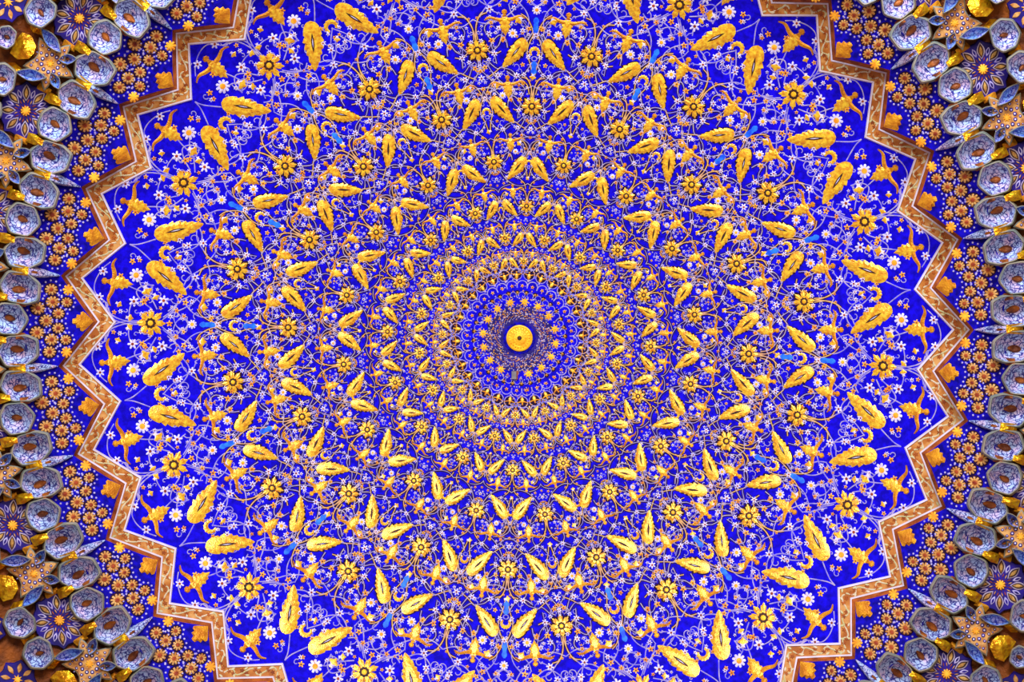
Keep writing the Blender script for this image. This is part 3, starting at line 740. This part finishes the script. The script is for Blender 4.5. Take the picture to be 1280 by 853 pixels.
    for s in (1, -1):
        if seen(655, Q_ + s, 10):
            t = 34; c, sn = cos(radians(t)), sin(radians(t))
            niche('lens_niche', 'small blue lens niche hubward of a tan star, %d degrees clockwise from top' % round((Q_ + 1.1 * s + 90) % 360), 'niche', 'lens niches beside the tan stars', 661, Q_ + 1.35 * s, [(a * c - b * sn, a * sn + b * c) for a, b in vesica(24, 13, 4)], .24, .10, CELL2, (0, 0, 8, 3.5, t), flip=-s)
        if seen(690, Q_ + 2.6 * s, 10):
            t = -18; c, sn = cos(radians(t)), sin(radians(t))
            niche('lens_niche', 'long blue lens niche between tan and dark stars, %d degrees clockwise from top' % round((Q_ + 2.2 * s + 90) % 360), 'niche', 'lens niches beside the tan stars', 691, Q_ + 2.05 * s, [(a * c - b * sn, a * sn + b * c) for a, b in vesica(40, 15, 5)], .26, .10, CELL2, None, flip=-s)
    if seen(682, Q_, 28):
        x, y = pol(677, Q_); S = surf(.20); fr = frame_at(x, y, 0, 1)
        o = empty('mosaic_star', S(x, y), 'tan five-pointed star of tiny blossoms with orange centre, %d degrees clockwise from top' % deg_of(Q_), 'star panel', 'tan mosaic stars')
        star = petal_ring(5, [(-.5, .56), (-.3, .60), (-.12, .82), (0, 1.0), (.12, .82), (.3, .60)], 35)
        mb = MB(); relief(mb, [fr(a, b) for a, b in star], 1.5, S, .93, base=-6, crown=1.0); mb.build('rim', RIM, o)
        mb = MB(); relief(mb, [fr(a * .92, b * .92) for a, b in star], .6, S, .96, base=-4.2, crown=1.0); mb.build('ground', STARG, o)
        mb = MB(); relief(mb, [fr(a, b) for a, b in petal_ring(8, DAISY, 5.4)], 1.0, S, .6, base=-3.2); mb.build('centre', ORANGE, o)
        for cnt, rr, sz, off in ((10, 11, 2.6, 0), (10, 17, 2.0, 18), (5, 24, 1.8, 0), (10, 21.5, 1.2, 9)):
            for j in range(cnt):
                t = radians(360 * j / cnt + off); ex, ey = rr * cos(t), rr * sin(t)
                mb = MB(); relief(mb, [fr(ex + a, ey + b) for a, b in circle(sz, 8)], .4, S, .85, base=-3.3); d1 = mb.build('rosette', NAVY, o)
                mb = MB(); relief(mb, [fr(ex + a, ey + b) for a, b in circle(sz * .5, 6)], .4, S, .7, base=-2.8); mb.build('eye', WHITE, d1)
    if seen(715, Q_, 16):
        wedge('gilded_facet', 'large gold facet behind a tan star, %d degrees clockwise from top' % deg_of(Q_), 'gold facet', 'gold facets among the niches', 717, Q_, [(14, -9), (16, 0), (14, 9), (2, 17), (-10, 15), (-12, 0), (-10, -15), (2, -17)], .14, .26, GOLD2)
    if seen(712, P_, 8):
        wedge('gilded_facet', 'small gold facet between two outer-row niches, %d degrees clockwise from top' % deg_of(P_), 'gold facet', 'gold facets among the niches', 722, P_, [(9, 0), (2, -5), (-9, -4), (-9, 4), (2, 5)], .10, .20, GOLD2)
    for s in (1, -1):
        if seen(705, Q_ + 2.9 * s, 8):
            wedge('gilded_facet', 'gold facet beside an outer-row niche and a lens niche, %d degrees clockwise from top' % deg_of(Q_ + 2.5 * s), 'gold facet', 'gold facets among the niches', 712, Q_ + 2.3 * s, [(10, -4), (8, 4), (-4, 7), (-11, 3), (-9, -6), (2, -7)], .05, .12, GOLD2, flip=s)
        if seen(640, Q_ + 1.2 * s, 8):
            wedge('umber_facet', 'umber facet between a pale niche and a tan star, %d degrees clockwise from top' % deg_of(Q_ + 2.6 * s), 'facet', 'umber facets between niches', 668, Q_ + 2.7 * s, [(9, -3), (9, 4), (-8, 5), (-10, -4)], .04, .08, OCHRE, flip=s)
    if seen(738, Q_, 16):
        niche('muqarnas_niche', 'small outer-row niche behind a large gold facet, %d degrees clockwise from top' % deg_of(Q_), 'niche', 'pale niches of the outer row', 740, Q_, [(p[0] * .75, p[1] * .85) for p in CELL_O], .36, .12, CELL, (0, 0, 10, 5, 0))
